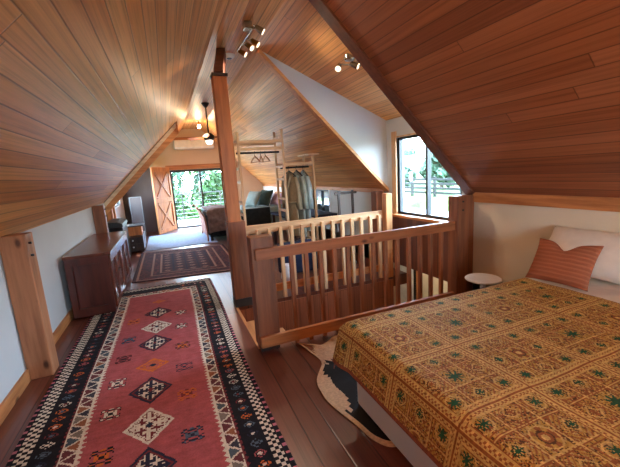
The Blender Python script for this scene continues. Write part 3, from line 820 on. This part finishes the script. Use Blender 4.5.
# local -y faces the room (-X) after turning by -90 degrees
pillow('pillow', 'white pillow against the wall behind the rust cushion', 'pillow', .72, .42, .16, (2.80, 1.60, BZ+.04), R(-90), R(-42), M['linen'], 1)
pillow('pillow', 'white pillow at the right edge of photo, nearer the camera', 'pillow', .72, .42, .16, (2.80, .74, BZ+.04), R(-90), R(-42), M['linen'], 4)
pillow('cushion', 'rust ribbed cushion with dented top on the bed', 'cushion', .42, .34, .13, (2.53, 1.59, BZ+.025), R(-84), R(-32), M['cush'], 2, dip=.07)

t = thing('side_table', 'small round white side table between bed and near railing', 'table', (2.51, 2.19, -.02))
MB().lathe([(0, .525), (.145, .525), (.15, .53), (.15, .535), (.145, .54), (0, .54)], n=40).build('tabletop', M['whitep'], t, smooth=False)
MB().lathe([(0, .04), (.022, .04), (.022, .525), (0, .525)], n=16).build('stem', M['whitep'], t, smooth=True)
MB().lathe([(0, .02), (.14, .02), (.14, .032), (.03, .042), (0, .042)], n=32).build('foot', M['whitep'], t)

# ------------------------------------------------------------------ lights on the ceiling
def spot_head(parent, name_c, p, aim, r=.045, L=.1, mat=None, lit=True):
    p = Vector(p); d = Vector(aim).normalized()
    b = MB(); b.cyl(p-d*L*.6, p+d*L*.4, r*.7, r, 16); b.cyl(p-d*L*.75, p-d*L*.6, r*.35, r*.7, 16)
    h = b.build('lamp_head', mat or M['steel'], parent, smooth=False)
    b = MB(); b.cyl(p+d*L*.4, p+d*(L*.4+.004), r*.85, n=16); b.build('lens', M['lens'] if lit else M['offw'], h)
    return h
def lamp_light(loc, aim, power, col, size=110, name='spot'):
    l = bpy.data.lights.new(name, 'SPOT'); l.energy = power; l.color = col; l.spot_size = R(size); l.spot_blend = .6; l.shadow_soft_size = .04
    o = bpy.data.objects.new(name, l); C.objects.link(o); o.location = loc
    o.rotation_euler = Vector(aim).to_track_quat('-Z', 'Y').to_euler(); return o
WARM = (1, .78, .56)
def track(label, base, heads, loc, name='ceiling_spotlight'):
    t = thing(name, label, 'light', loc)
    return t
t = thing('ceiling_spotlight', 'four-headed spotlight bar on the ridge above the near railing', 'light', (1.06, 4.05, ZT-.035))
MB().cyl((-.04, -.28, -.02), (-.06, .42, -.02), .012, n=10).build('bar', M['steel'], t)
MB().box(-.13, -.05, -.31, -.22, -.04, .03).build('mount', M['steel'], t, .004)
hs = [((.02, -.34, -.06), (.75, -.2, -.5)), ((.06, .02, -.06), (.7, -.3, -.6)), ((.02, .14, -.06), (.55, -.5, -.6)), ((.0, .40, -.05), (.7, -.3, -.5))]
for p, a in hs:
    h = spot_head(t, '', p, a, .036, .085, M['steel'] if p[1] < 0 else M['brass'])
    b = MB(); b.cyl((-.05, p[1], -.02), p, .008, n=8); b.build('arm', M['steel'], t)
t = thing('smoke_detector', 'round white smoke detector at the ridge near tall post', 'smoke detector', (.955, 4.80, ZT))
MB().lathe([(0, -.045), (.05, -.045), (.065, -.03), (.075, 0), (0, 0)], n=28).build('body', M['offw'], t)
MB().lathe([(0, -.05), (.03, -.05), (.035, -.044), (0, -.044)], n=20).build('grille', M['dark_al'], t)
# dormer spot
dx, dy = 1.985, 3.50; dz = zd(dx)
t = thing('ceiling_spotlight', 'two-headed steel spotlight on the sloping dormer ceiling', 'light', (dx, dy, dz))
MB().lathe([(0, -.035), (.05, -.035), (.06, -.02), (.06, .02), (0, .02)], n=24).build('mount', M['steel'], t)
MB().cyl((-.1, .06, -.06), (.1, -.06, -.1), .008, n=8).build('arm', M['steel'], t)
spot_head(t, '', (-.10, .07, -.09), (-.5, -.5, -.6), .036, .08)
spot_head(t, '', (.05, -.03, -.09), (.6, -.5, -.4), .036, .08)
# single bulb by the far gable
t = thing('ceiling_bulb', 'small bare lit bulb fixture on the ridge by far gable', 'light', (1.03, 10.2, ZT))
MB().lathe([(0, -.02), (.06, -.02), (.07, 0), (0, 0)], n=20).build('mount', M['offw'], t)
MB().cyl((0, 0, -.02), (0, 0, -.10), .018, n=10).build('holder', M['brass'], t)
MB().ball((0, 0, -.15), .045, .045, .055).build('bulb', M['bulb'], t, smooth=True)
# fan
t = thing('ceiling_fan', 'dark ceiling fan on a long rod beside the tall post', 'fan', (.97, 7.85, ZT))
MB().lathe([(0, -.09), (.03, -.09), (.075, -.02), (.08, 0), (0, 0)], n=24).build('canopy', M['black'], t, smooth=True)
MB().cyl((0, 0, -.08), (0, 0, -.66), .016, n=12).build('rod', M['black'], t)
MB().lathe([(0, -.60), (.05, -.61), (.11, -.66), (.115, -.72), (.08, -.76), (0, -.76)], n=28).build('motor', M['black'], t, smooth=True)
MB().lathe([(0, -.76), (.075, -.76), (.07, -.81), (.04, -.84), (0, -.845)], n=24).build('light_bowl', M['fanlit'], t, smooth=True)
for k in range(3):
    a = R(15+120*k); c, s = math.cos(a), math.sin(a); n_ = Vector((-s, c, 0))
    b = MB(); q = []
    for rr, ww in ((.1, .03), (.2, .05), (.35, .065), (.52, .06), (.55, .04)):
        q.append((rr, ww))
    vs = []
    for rr, ww in q:
        for sg in (-1, 1):
            for zz in (-.004, .004):
                p = Vector((c, s, 0))*rr+n_*ww*sg; vs.append((p.x, p.y, -.69+zz+.02*sg))
    fs = []
    for i in range(len(q)-1):
        o4 = i*4
        fs += [(o4, o4+4, o4+6, o4+2), (o4+1, o4+3, o4+7, o4+5), (o4, o4+1, o4+5, o4+4), (o4+2, o4+6, o4+7, o4+3)]
    fs += [(0, 2, 3, 1), (16, 17, 19, 18)]
    b.add(vs, fs); b.build('blade', M['door_pine'], t)
# AC
t = thing('air_conditioner', 'white wall air conditioner above the glass door', 'air conditioner', (.97, YF-.1, 2.47))
MB().box(-.6, .6, -.12, .095, 0, .27).build('body', M['offw'], t, .03, seg=3)
MB().box(-.57, .57, -.126, -.118, .03, .055).build('flap', M['whitep'], t, .003)
# hung barn door
t = thing('barn_door', 'orange pine barn door with two cross braces, standing open', 'door', (.13, YF-.06, 0.012), math.atan2(-.86, -.48))
w_, h_ = .99, 1.93
MB().box(0, w_, -.012, .012, 0, h_).build('panel', M['door_pine'], t)
for sg in (1,):
    for a0, a1 in ((0, .1), (w_-.1, w_)): MB().box(a0, a1, .012, .036, 0, h_).build('stile', M['door_pine'], t, .003)
    for c0, c1 in ((0, .12), (h_/2-.06, h_/2+.06), (h_-.12, h_)): MB().box(.1, w_-.1, .012, .036, c0, c1).build('rail', M['door_pine'], t, .003)
    for c0, c1 in ((.12, h_/2-.06), (h_/2+.06, h_-.12)):
        for s in (0, 1):
            za, zb = (c0, c1) if s else (c1, c0)
            MB().bar((.13, .024+.002*s, za+.02*(1 if s else -1)), (w_-.13, .024+.002*s, zb-.02*(1 if s else -1)), .018, .075, (0, 0, 1)).build('brace', M['pine_x'], t)

# ------------------------------------------------------------------ clothes rack and garments
RY0, RY1 = 5.5, 5.93
t = thing('clothes_rack', 'pale wooden stepped clothes rack with ladder ends behind the far railing', 'clothes rack', (1.7, 5.7, 0))
LX = [(1.10, 2.21), (1.82, 2.25), (2.34, 1.82)]
for x, zt_ in LX:
    for y in (RY0, RY1):
        b = MB(); b.box(x-.018, x+.018, y-.018, y+.018, 0, zt_); b.build('upright', M['pale'], t, .003, local=False)
    for k, z in enumerate([.35, .72, .92, 1.12, 1.45, 1.66, zt_-.12]):
        b = MB(); b.box(x-.012, x+.012, RY0+.02, RY1-.02, z-.018, z+.018); b.build('rung', M['pale'], t, local=False)
for x0, x1, z, y in ((1.12, 1.80, 2.06, RY0), (1.12, 1.80, 1.95, RY0), (1.84, 2.32, 1.69, RY0), (1.12, 1.80, 2.06, RY1), (1.84, 2.32, 1.69, RY1)):
    b = MB(); b.box(x0, x1, y-.012, y+.012, z-.022, z+.022); b.build('cross_rail', M['pale_x'], t, local=False)
for x0, x1, z in ((1.10, 1.82, 1.905), (1.82, 2.34, 1.635)):
    b = MB(); b.cyl((x0, 5.715, z), (x1, 5.715, z), .016, n=10); b.build('hanging_rod', M['black'], t, local=False)
MB().box(2.24, 2.44, RY0-.03, RY1+.03, 1.82, 1.845).build('top_board', M['pale_x'], t, local=False)
def hanger(x, zrod, label, mat, rz=0, hook_only=True, group=None):
    t = thing('clothes_hanger', label, 'hanger', (x, 5.715, zrod+.018), rz, group)
    pts = [(0, .012+.02*math.sin(a)-.012, -.0+.024*math.cos(a)-.02) for a in [R(q) for q in range(-120, 110, 25)]]
    MB().tube([(0, .026*math.sin(R(a)), .004-.026+.026*math.cos(R(a))) for a in range(-100, 100, 20)]+[(0, 0, -.075)], .0035, 6).build('hook', M['black'], t)
    MB().tube([(0, -.20, -.17), (0, -.1, -.115), (0, 0, -.075), (0, .1, -.115), (0, .20, -.17)], .011, 8).build('shoulders', mat, t)
    MB().tube([(0, -.20, -.17), (0, .20, -.17)], .008, 8).build('bar', mat, t)
    return t
for i, x in enumerate((1.40, 1.50, 1.58)):
    hanger(x, 1.905, ['empty brown hanger on upper rack rod, nearest the tall post', 'middle empty brown hanger on the upper rack rod', 'empty brown hanger on upper rack rod, nearest the robes'][i], M['pine'], R([8, -6, 4][i]), group='empty hangers on the upper rod')
for i, x in enumerate((1.97, 2.11, 2.23)):
    hanger(x, 1.635, ['black hanger carrying the taupe robe', 'black hanger carrying the grey-green robe', 'black hanger carrying the pale blue robe'][i], M['plast'], R([14, 7, 0][i]), group='black hangers with robes')
def robe(x, z1, label, mat, length, seed, belt=None, rz=0):
    t = thing('robe', label, 'robe', (x, 5.715, z1-length), rz, 'robes on the clothes rack')
    n, m = 40, 26; vs = []; fs = []
    for j in range(m+1):
        k = j/m; z = length*(1-k)
        if k < .1: w = .05+.15*(k/.1)**.6; d = .02+.025*k/.1
        else: w = .2-.02*math.sin((k-.1)*3)+.03*k; d = .042+.01*k
        if belt: w *= 1-.25*math.exp(-((k-.45)/.07)**2)
        z -= .0
        for i in range(n):
            a = 2*math.pi*i/n; f = 1+.16*min(1, k*3)*math.sin(a*7+seed)+.1*fbm(math.cos(a)*2, k*2, seed, 1.5)
            zz = z-(.07*abs(math.sin(a)) if k < .12 else .07)
            vs.append((d*math.cos(a)*f, w*math.sin(a)*(1+.08*(f-1)), max(0, zz)))
    for j in range(m):
        fs += [(j*n+i, (j+1)*n+i, (j+1)*n+(i+1) % n, j*n+(i+1) % n) for i in range(n)]
    fs += [tuple(range(n)), tuple(range(m*n+n-1, m*n-1, -1))]
    MB().add(vs, fs).build('body', mat, t, smooth=True)
    for s in (-1, 1):
        MB().tube([(0, s*.17, length-.12), (.01, s*.215, length-.25), (.015, s*.235, length-.45), (.02, s*.235, length-.66)], [.034, .04, .042, .046], 14).build('sleeve', mat, t, smooth=True)
    MB().tube([(-.055, -.13, length-.1), (-.075, -.03, length-.3), (-.085, 0, length-.48), (-.085, .02, .1)], .02, 8).build('lapel', mat, t, smooth=True)
    if belt:
        b = MB(); b.tube([(.085*math.cos(a), .165*math.sin(a), length*.55-.04) for a in [2*math.pi*q/20 for q in range(21)]], .02, 8); b.build('belt', mat, t, smooth=True)
robe(1.97, 1.59, 'taupe belted robe hanging on the rack, left of the robes', M['taupe'], 1.12, 1, True, R(14))
robe(2.11, 1.59, 'grey-green robe hanging in the middle of the rack', M['sage'], 1.15, 2, None, R(7))
robe(2.23, 1.585, 'pale blue robe hanging at the right end of rack', M['pblue'], 1.05, 3, None, R(0))

# ------------------------------------------------------------------ second bed
t = thing('bed', 'charcoal bed with pale teal cover beyond the clothes rack', 'bed', (1.95, 9.45, 0))
b = MB(); b.box(.86, 3.0, 8.74, 10.2, .1, .34); b.build('base', M['charf'], t, .02, local=False)
for x in (.9, 2.9):
    for y in (8.8, 10.1):
        b = MB(); b.box(x-.03, x+.03, y-.03, y+.03, 0, .1); b.build('leg', M['darkwood'], t, local=False)
b = MB(); b.box(.84, 3.02, 8.72, 10.22, .34, .62); b.build('mattress', M['charf'], t, .05, local=False, seg=3)
b = MB(); b.box(.84, 3.02, 8.7, 10.24, .63, .70); b.box(1.72, 3.02, 8.69, 8.71, .2, .66); b.build('cover', M['teal'], t, .02, local=False, seg=3)
b = MB(); b.box(3.02, 3.08, 8.7, 10.24, 0, 1.02); b.build('headboard', M['pine'], t, .01, local=False)
b = MB(); b.tube([(.80, 8.78, 0), (.80, 8.78, .35), (.77, 8.78, .6), (.68, 8.78, .80), (.62, 8.78, .85)], .022); b.tube([(.80, 10.16, 0), (.80, 10.16, .35), (.77, 10.16, .6), (.68, 10.16, .80), (.62, 10.16, .85)], .022)
b.prism([(.80, 8.78, .1), (.82, 8.78, .1), (.79, 8.78, .6), (.70, 8.78, .8), (.68, 8.78, .8), (.77, 8.78, .6)], (0, 1.38, 0)); b.build('footboard', M['pinkf'], t, local=False)
b = MB(); b.box(1.74, 2.4, 8.655, 8.683, .14, .72)
tag(b.build('blanket', M['charf'], None, .008), 'dark charcoal blanket hanging over the side of the far bed', 'blanket')
def throw_pos(u, v):
    a = -1.0+2.4*v; x = .83+.66*u
    y = 8.66; z = .735
    if a < 0: z = .735+a*.52; y = 8.655-.02*fbm(u, a, 3, 4)-.03*abs(a)
    else: y = 8.66+a; z = .735+.03*fbm(u*1.5, a, 4, 3)+.03
    return Vector((x+.02*fbm(u, v, 9, 3), y, z+.04*math.sin(u*3.1)))
o = grid('throw_blanket', 26, 50, throw_pos, None, M['mauve'], thick=.012)
tag(o, 'mauve-grey throw over the foot of the far bed', 'blanket')
pillow('pillow', 'grey-teal pillow leaning on far bed, left of the two', 'pillow', .6, .45, .18, (2.05, 9.35, .71), R(-75), R(-25), M['teal'], 5)
pillow('pillow', 'dark teal pillow leaning on far bed, beside the grey one', 'pillow', .62, .46, .18, (2.38, 9.3, .71), R(-75), R(-25), M['dteal'], 6)
pillow('pillow', 'lilac pillow on far bed behind the clothes rack', 'pillow', .5, .36, .16, (2.66, 9.05, .71), R(-70), R(-30), M['lilac'], 7)

# ------------------------------------------------------------------ left far corner
t = thing('storage_chest', 'black storage chest with grey lid by the left wall past the dark post', 'chest', (-1.04, 8.0, 0.0))
b = MB(); b.box(-.165, .165, -.45, .40, .0, .72); b.build('body', M['plast'], t, .02)
b = MB(); b.prism([(-.18, -.47, .72), (.18, -.47, .72), (.17, -.47, .78), (.08, -.47, .82), (-.08, -.47, .82), (-.18, -.47, .78)], (0, .89, 0)); b.build('lid', M['dark_al'], t, .01)
t = thing('drawer_cabinet', 'low dark cabinet of drawers with white knobs past the sideboard', 'cabinet', (-.83, 8.85, 0))
b = MB(); b.box(-.21, .21, -.3, .6, 0.03, .36); b.build('body', M['darkwood'], t, .005)
for k in range(1):
    for z in (.06, .21):
        d = MB().box(-.19, .19, -.315, -.3, z, z+.135).build('drawer', M['darkwood'], t, .004)
        MB().ball((0, -.33, z+.07), .018, .018, .018).build('knob', M['whitep'], d, smooth=True)
for x in (-.17, .17):
    for y in (-.25, .55): MB().box(x-.02, x+.02, y-.02, y+.02, 0, .03).build('leg', M['darkwood'], t)
t = thing('wooden_box', 'small orange wooden box on the dark drawer cabinet', 'box', (-.79, 8.95, .362))
MB().box(-.15, .15, -.2, .2, 0, .2).build('body', M['door_pine'], t, .005); MB().box(-.17, .2, -.22, .24, .2, .225).build('lid', M['darkwood'], t, .004)
t = thing('leaning_mirror', 'narrow dark-framed mirror leaning by the charcoal wall', 'mirror', (-.86, 11.0, 0))
rot = Matrix.Rotation(R(-6), 3, 'X')
b = MB()
for x0, x1, z0, z1 in ((-.16, -.14, 0, 1.15), (.14, .16, 0, 1.15), (-.14, .14, 0, .02), (-.14, .14, 1.13, 1.15)): b.box(x0, x1, -.015, .015, z0, z1, rot, (0, 0, 0))
b.build('frame', M['mframe'], t); b = MB(); b.box(-.14, .14, -.004, .01, .02, 1.13, rot, (0, 0, 0)); b.build('mirror_glass', M['char'], t)

# ------------------------------------------------------------------ things behind the far railing
t = thing('valet_stand', 'dark wooden stand with two uprights and crossbar by the white wall', 'stand', (2.66, 5.0, 0))
for x in (-.125, .125):
    MB().box(x-.017, x+.017, -.017, .017, .02, 1.215).build('upright', M['darkwood'], t, .003)
    MB().box(x-.02, x+.02, -.17, .17, 0, .03).build('foot', M['darkwood'], t)
MB().box(-.2, .2, -.014, .014, 1.155, 1.19).build('crossbar', M['darkwood'], t, .003)
MB().box(-.11, .11, -.01, .01, .45, .48).build('stretcher', M['darkwood'], t)
t = thing('low_table', 'dark blue-grey table under the small window behind the far railing', 'table', (2.55, 6.65, 0))
MB().box(-.5, .45, -.65, .75, .68, .72).build('tabletop', M['navy'], t, .006)
for x in (-.45, .4):
    for y in (-.6, .7): MB().box(x-.03, x+.03, y-.03, y+.03, 0, .68).build('leg', M['darkwood'], t)
t = thing('suitcase', 'navy suitcase standing behind the far railing balusters', 'suitcase', (1.75, 4.95, 0))
MB().box(-.3, .3, -.12, .12, .03, .5).build('body', M['navy'], t, .04, seg=3)
MB().tube([(-.08, 0, .5), (-.08, 0, .54), (.08, 0, .54), (.08, 0, .5)], .01).build('handle', M['plast'], t)
for x in (-.25, .25): MB().cyl((x-.02, 0, .025), (x+.02, 0, .025), .025, n=12).build('wheel', M['plast'], t)
t = thing('laundry_basket', 'brown wicker basket behind the far railing balusters', 'basket', (2.3, 4.75, 0))
MB().lathe([(0, 0), (.16, 0), (.2, .38), (.21, .39), (.185, .38), (.15, .02), (0, .02)], n=28).build('body', M['post_d'], t)
MB().lathe([(.0, .2), (.1, .34), (.17, .30), (.18, .2), (0, .2)], n=20).build('laundry', M['pinkf'], t, smooth=True)
t = thing('ceramic_jug', 'small white jug on the floor behind the far railing', 'jug', (1.45, 4.6, 0))
MB().lathe([(0, 0), (.06, 0), (.09, .08), (.08, .16), (.045, .22), (.055, .27), (.045, .27), (.035, .22), (0, .2)], n=24).build('body', M['whitep'], t, smooth=True)
MB().tube([(.05, 0, .25), (.11, 0, .24), (.12, 0, .17), (.08, 0, .1)], .009).build('handle', M['whitep'], t, smooth=True)

# ------------------------------------------------------------------ light
wd = bpy.data.worlds.new('world'); sc.world = wd; wd.use_nodes = True
nt = wd.node_tree; bg = nt.nodes['Background']
tc = nt.nodes.new('ShaderNodeTexCoord'); sx = nt.nodes.new('ShaderNodeSeparateXYZ'); nt.links.new(tc.outputs['Generated'], sx.inputs[0])
rp = nt.nodes.new('ShaderNodeValToRGB'); nt.links.new(sx.outputs[2], rp.inputs[0])
e = rp.color_ramp.elements; e[0].position = 0; e[0].color = (.72, .86, 1, 1); e[1].position = .6; e[1].color = (.4, .64, 1, 1)
nt.links.new(rp.outputs[0], bg.inputs[0]); bg.inputs[1].default_value = 19
sl = bpy.data.lights.new('sun', 'SUN'); sl.energy = 8; sl.angle = R(1.5); sl.color = (1, .93, .82)
so = bpy.data.objects.new('sun', sl); C.objects.link(so); so.rotation_euler = Vector((.25, -.62, -.74)).to_track_quat('-Z', 'Y').to_euler()
def portal(loc, aim, w, h):
    l = bpy.data.lights.new('daylight_portal', 'AREA'); l.shape = 'RECTANGLE'; l.size = w; l.size_y = h; l.cycles.is_portal = True
    o = bpy.data.objects.new('daylight_portal', l); C.objects.link(o); o.location = loc; o.rotation_euler = Vector(aim).to_track_quat('-Z', 'Z').to_euler()
portal((XR+.11, 3.62, 1.4), (-1, 0, 0), 1.2, 1.1)
portal((XL-.11, 10.2, 1.45), (1, 0, 0), 1.6, 1.0)
portal((1.14, YF+.16, .92), (0, -1, 0), 1.96, 1.86)
portal((1.1, YN-.16, 1.35), (0, 1, 0), 1.2, 1.1)
portal((XR+.11, 6.98, .9), (-1, 0, 0), .87, .5)
# lamps that hang in the room, and one added standing lamp
lamp_light((1.2, 3.72, 2.86), (.35, -.3, -.8), 14, WARM, 150, 'spot_over_railing')
lamp_light((1.05, 4.2, 2.86), (-.3, .2, -.8), 14, WARM, 150, 'spot_over_rug')
lamp_light((2.05, 3.46, 2.45), (.3, -.35, -.8), 9, WARM, 140, 'spot_dormer')
def point(loc, p, col, name, r=.05):
    l = bpy.data.lights.new(name, 'POINT'); l.energy = p; l.color = col; l.shadow_soft_size = r
    o = bpy.data.objects.new(name, l); C.objects.link(o); o.location = loc
point((1.03, 10.2, ZT-.26), 6, (1, .72, .42), 'bulb_light')
t = thing('added_fill_uplight', 'added unseen fill uplight behind the camera by the left wall', 'light', (-.35, -1.3, 0))  # standing lamp added out of view to brighten the ceilings
MB().lathe([(0, 0), (.15, 0), (.15, .02), (.02, .04), (0, .04)], n=28).build('base', M['black'], t)
MB().cyl((0, 0, .03), (0, 0, 1.62), .014, n=12).build('pole', M['black'], t)
MB().lathe([(0, 1.6), (.04, 1.61), (.13, 1.70), (.16, 1.76), (.152, 1.76), (.12, 1.705), (.03, 1.63), (0, 1.625)], n=28).build('lamp_bowl', M['black'], t, smooth=True)
lamp_light((-.35, -1.3, 1.74), (.12, .35, .9), 110, (1, .84, .66), 165, 'uplight')  # fill light of the added standing lamp
point((.97, 7.85, ZT-.93), 7, (1, .82, .6), 'fan_light')
# a lamp added downstairs, out of view, to brighten the lower room
t = thing('added_fill_pendant', 'added unseen fill lamp hanging in the room below the stairs', 'light', (4.2, 5.6, .3))
MB().cyl((0, 0, 0), (0, 0, -.35), .006, n=6).build('cord', M['plast'], t)
MB().lathe([(.03, -.35), (.16, -.5), (.155, -.5), (.025, -.355)], n=24).build('lamp_shade', M['whitep'], t, smooth=True)
MB().ball((0, 0, -.46), .035, .035, .045).build('bulb', M['bulb'], t, smooth=True)
point((4.2, 5.6, -.25), 12, (1, .85, .62), 'pendant_fill_light')

sc.render.engine = 'CYCLES'
sc.cycles.max_bounces = 10; sc.cycles.diffuse_bounces = 6; sc.cycles.transparent_max_bounces = 12
sc.cycles.use_denoising = True; sc.cycles.sample_clamp_indirect = 8; sc.cycles.caustics_reflective = False; sc.cycles.caustics_refractive = False
sc.view_settings.view_transform = 'Standard'; sc.view_settings.look = 'None'
sc.view_settings.exposure = 1.45; sc.view_settings.gamma = 1; sc.view_settings.use_curve_mapping = False
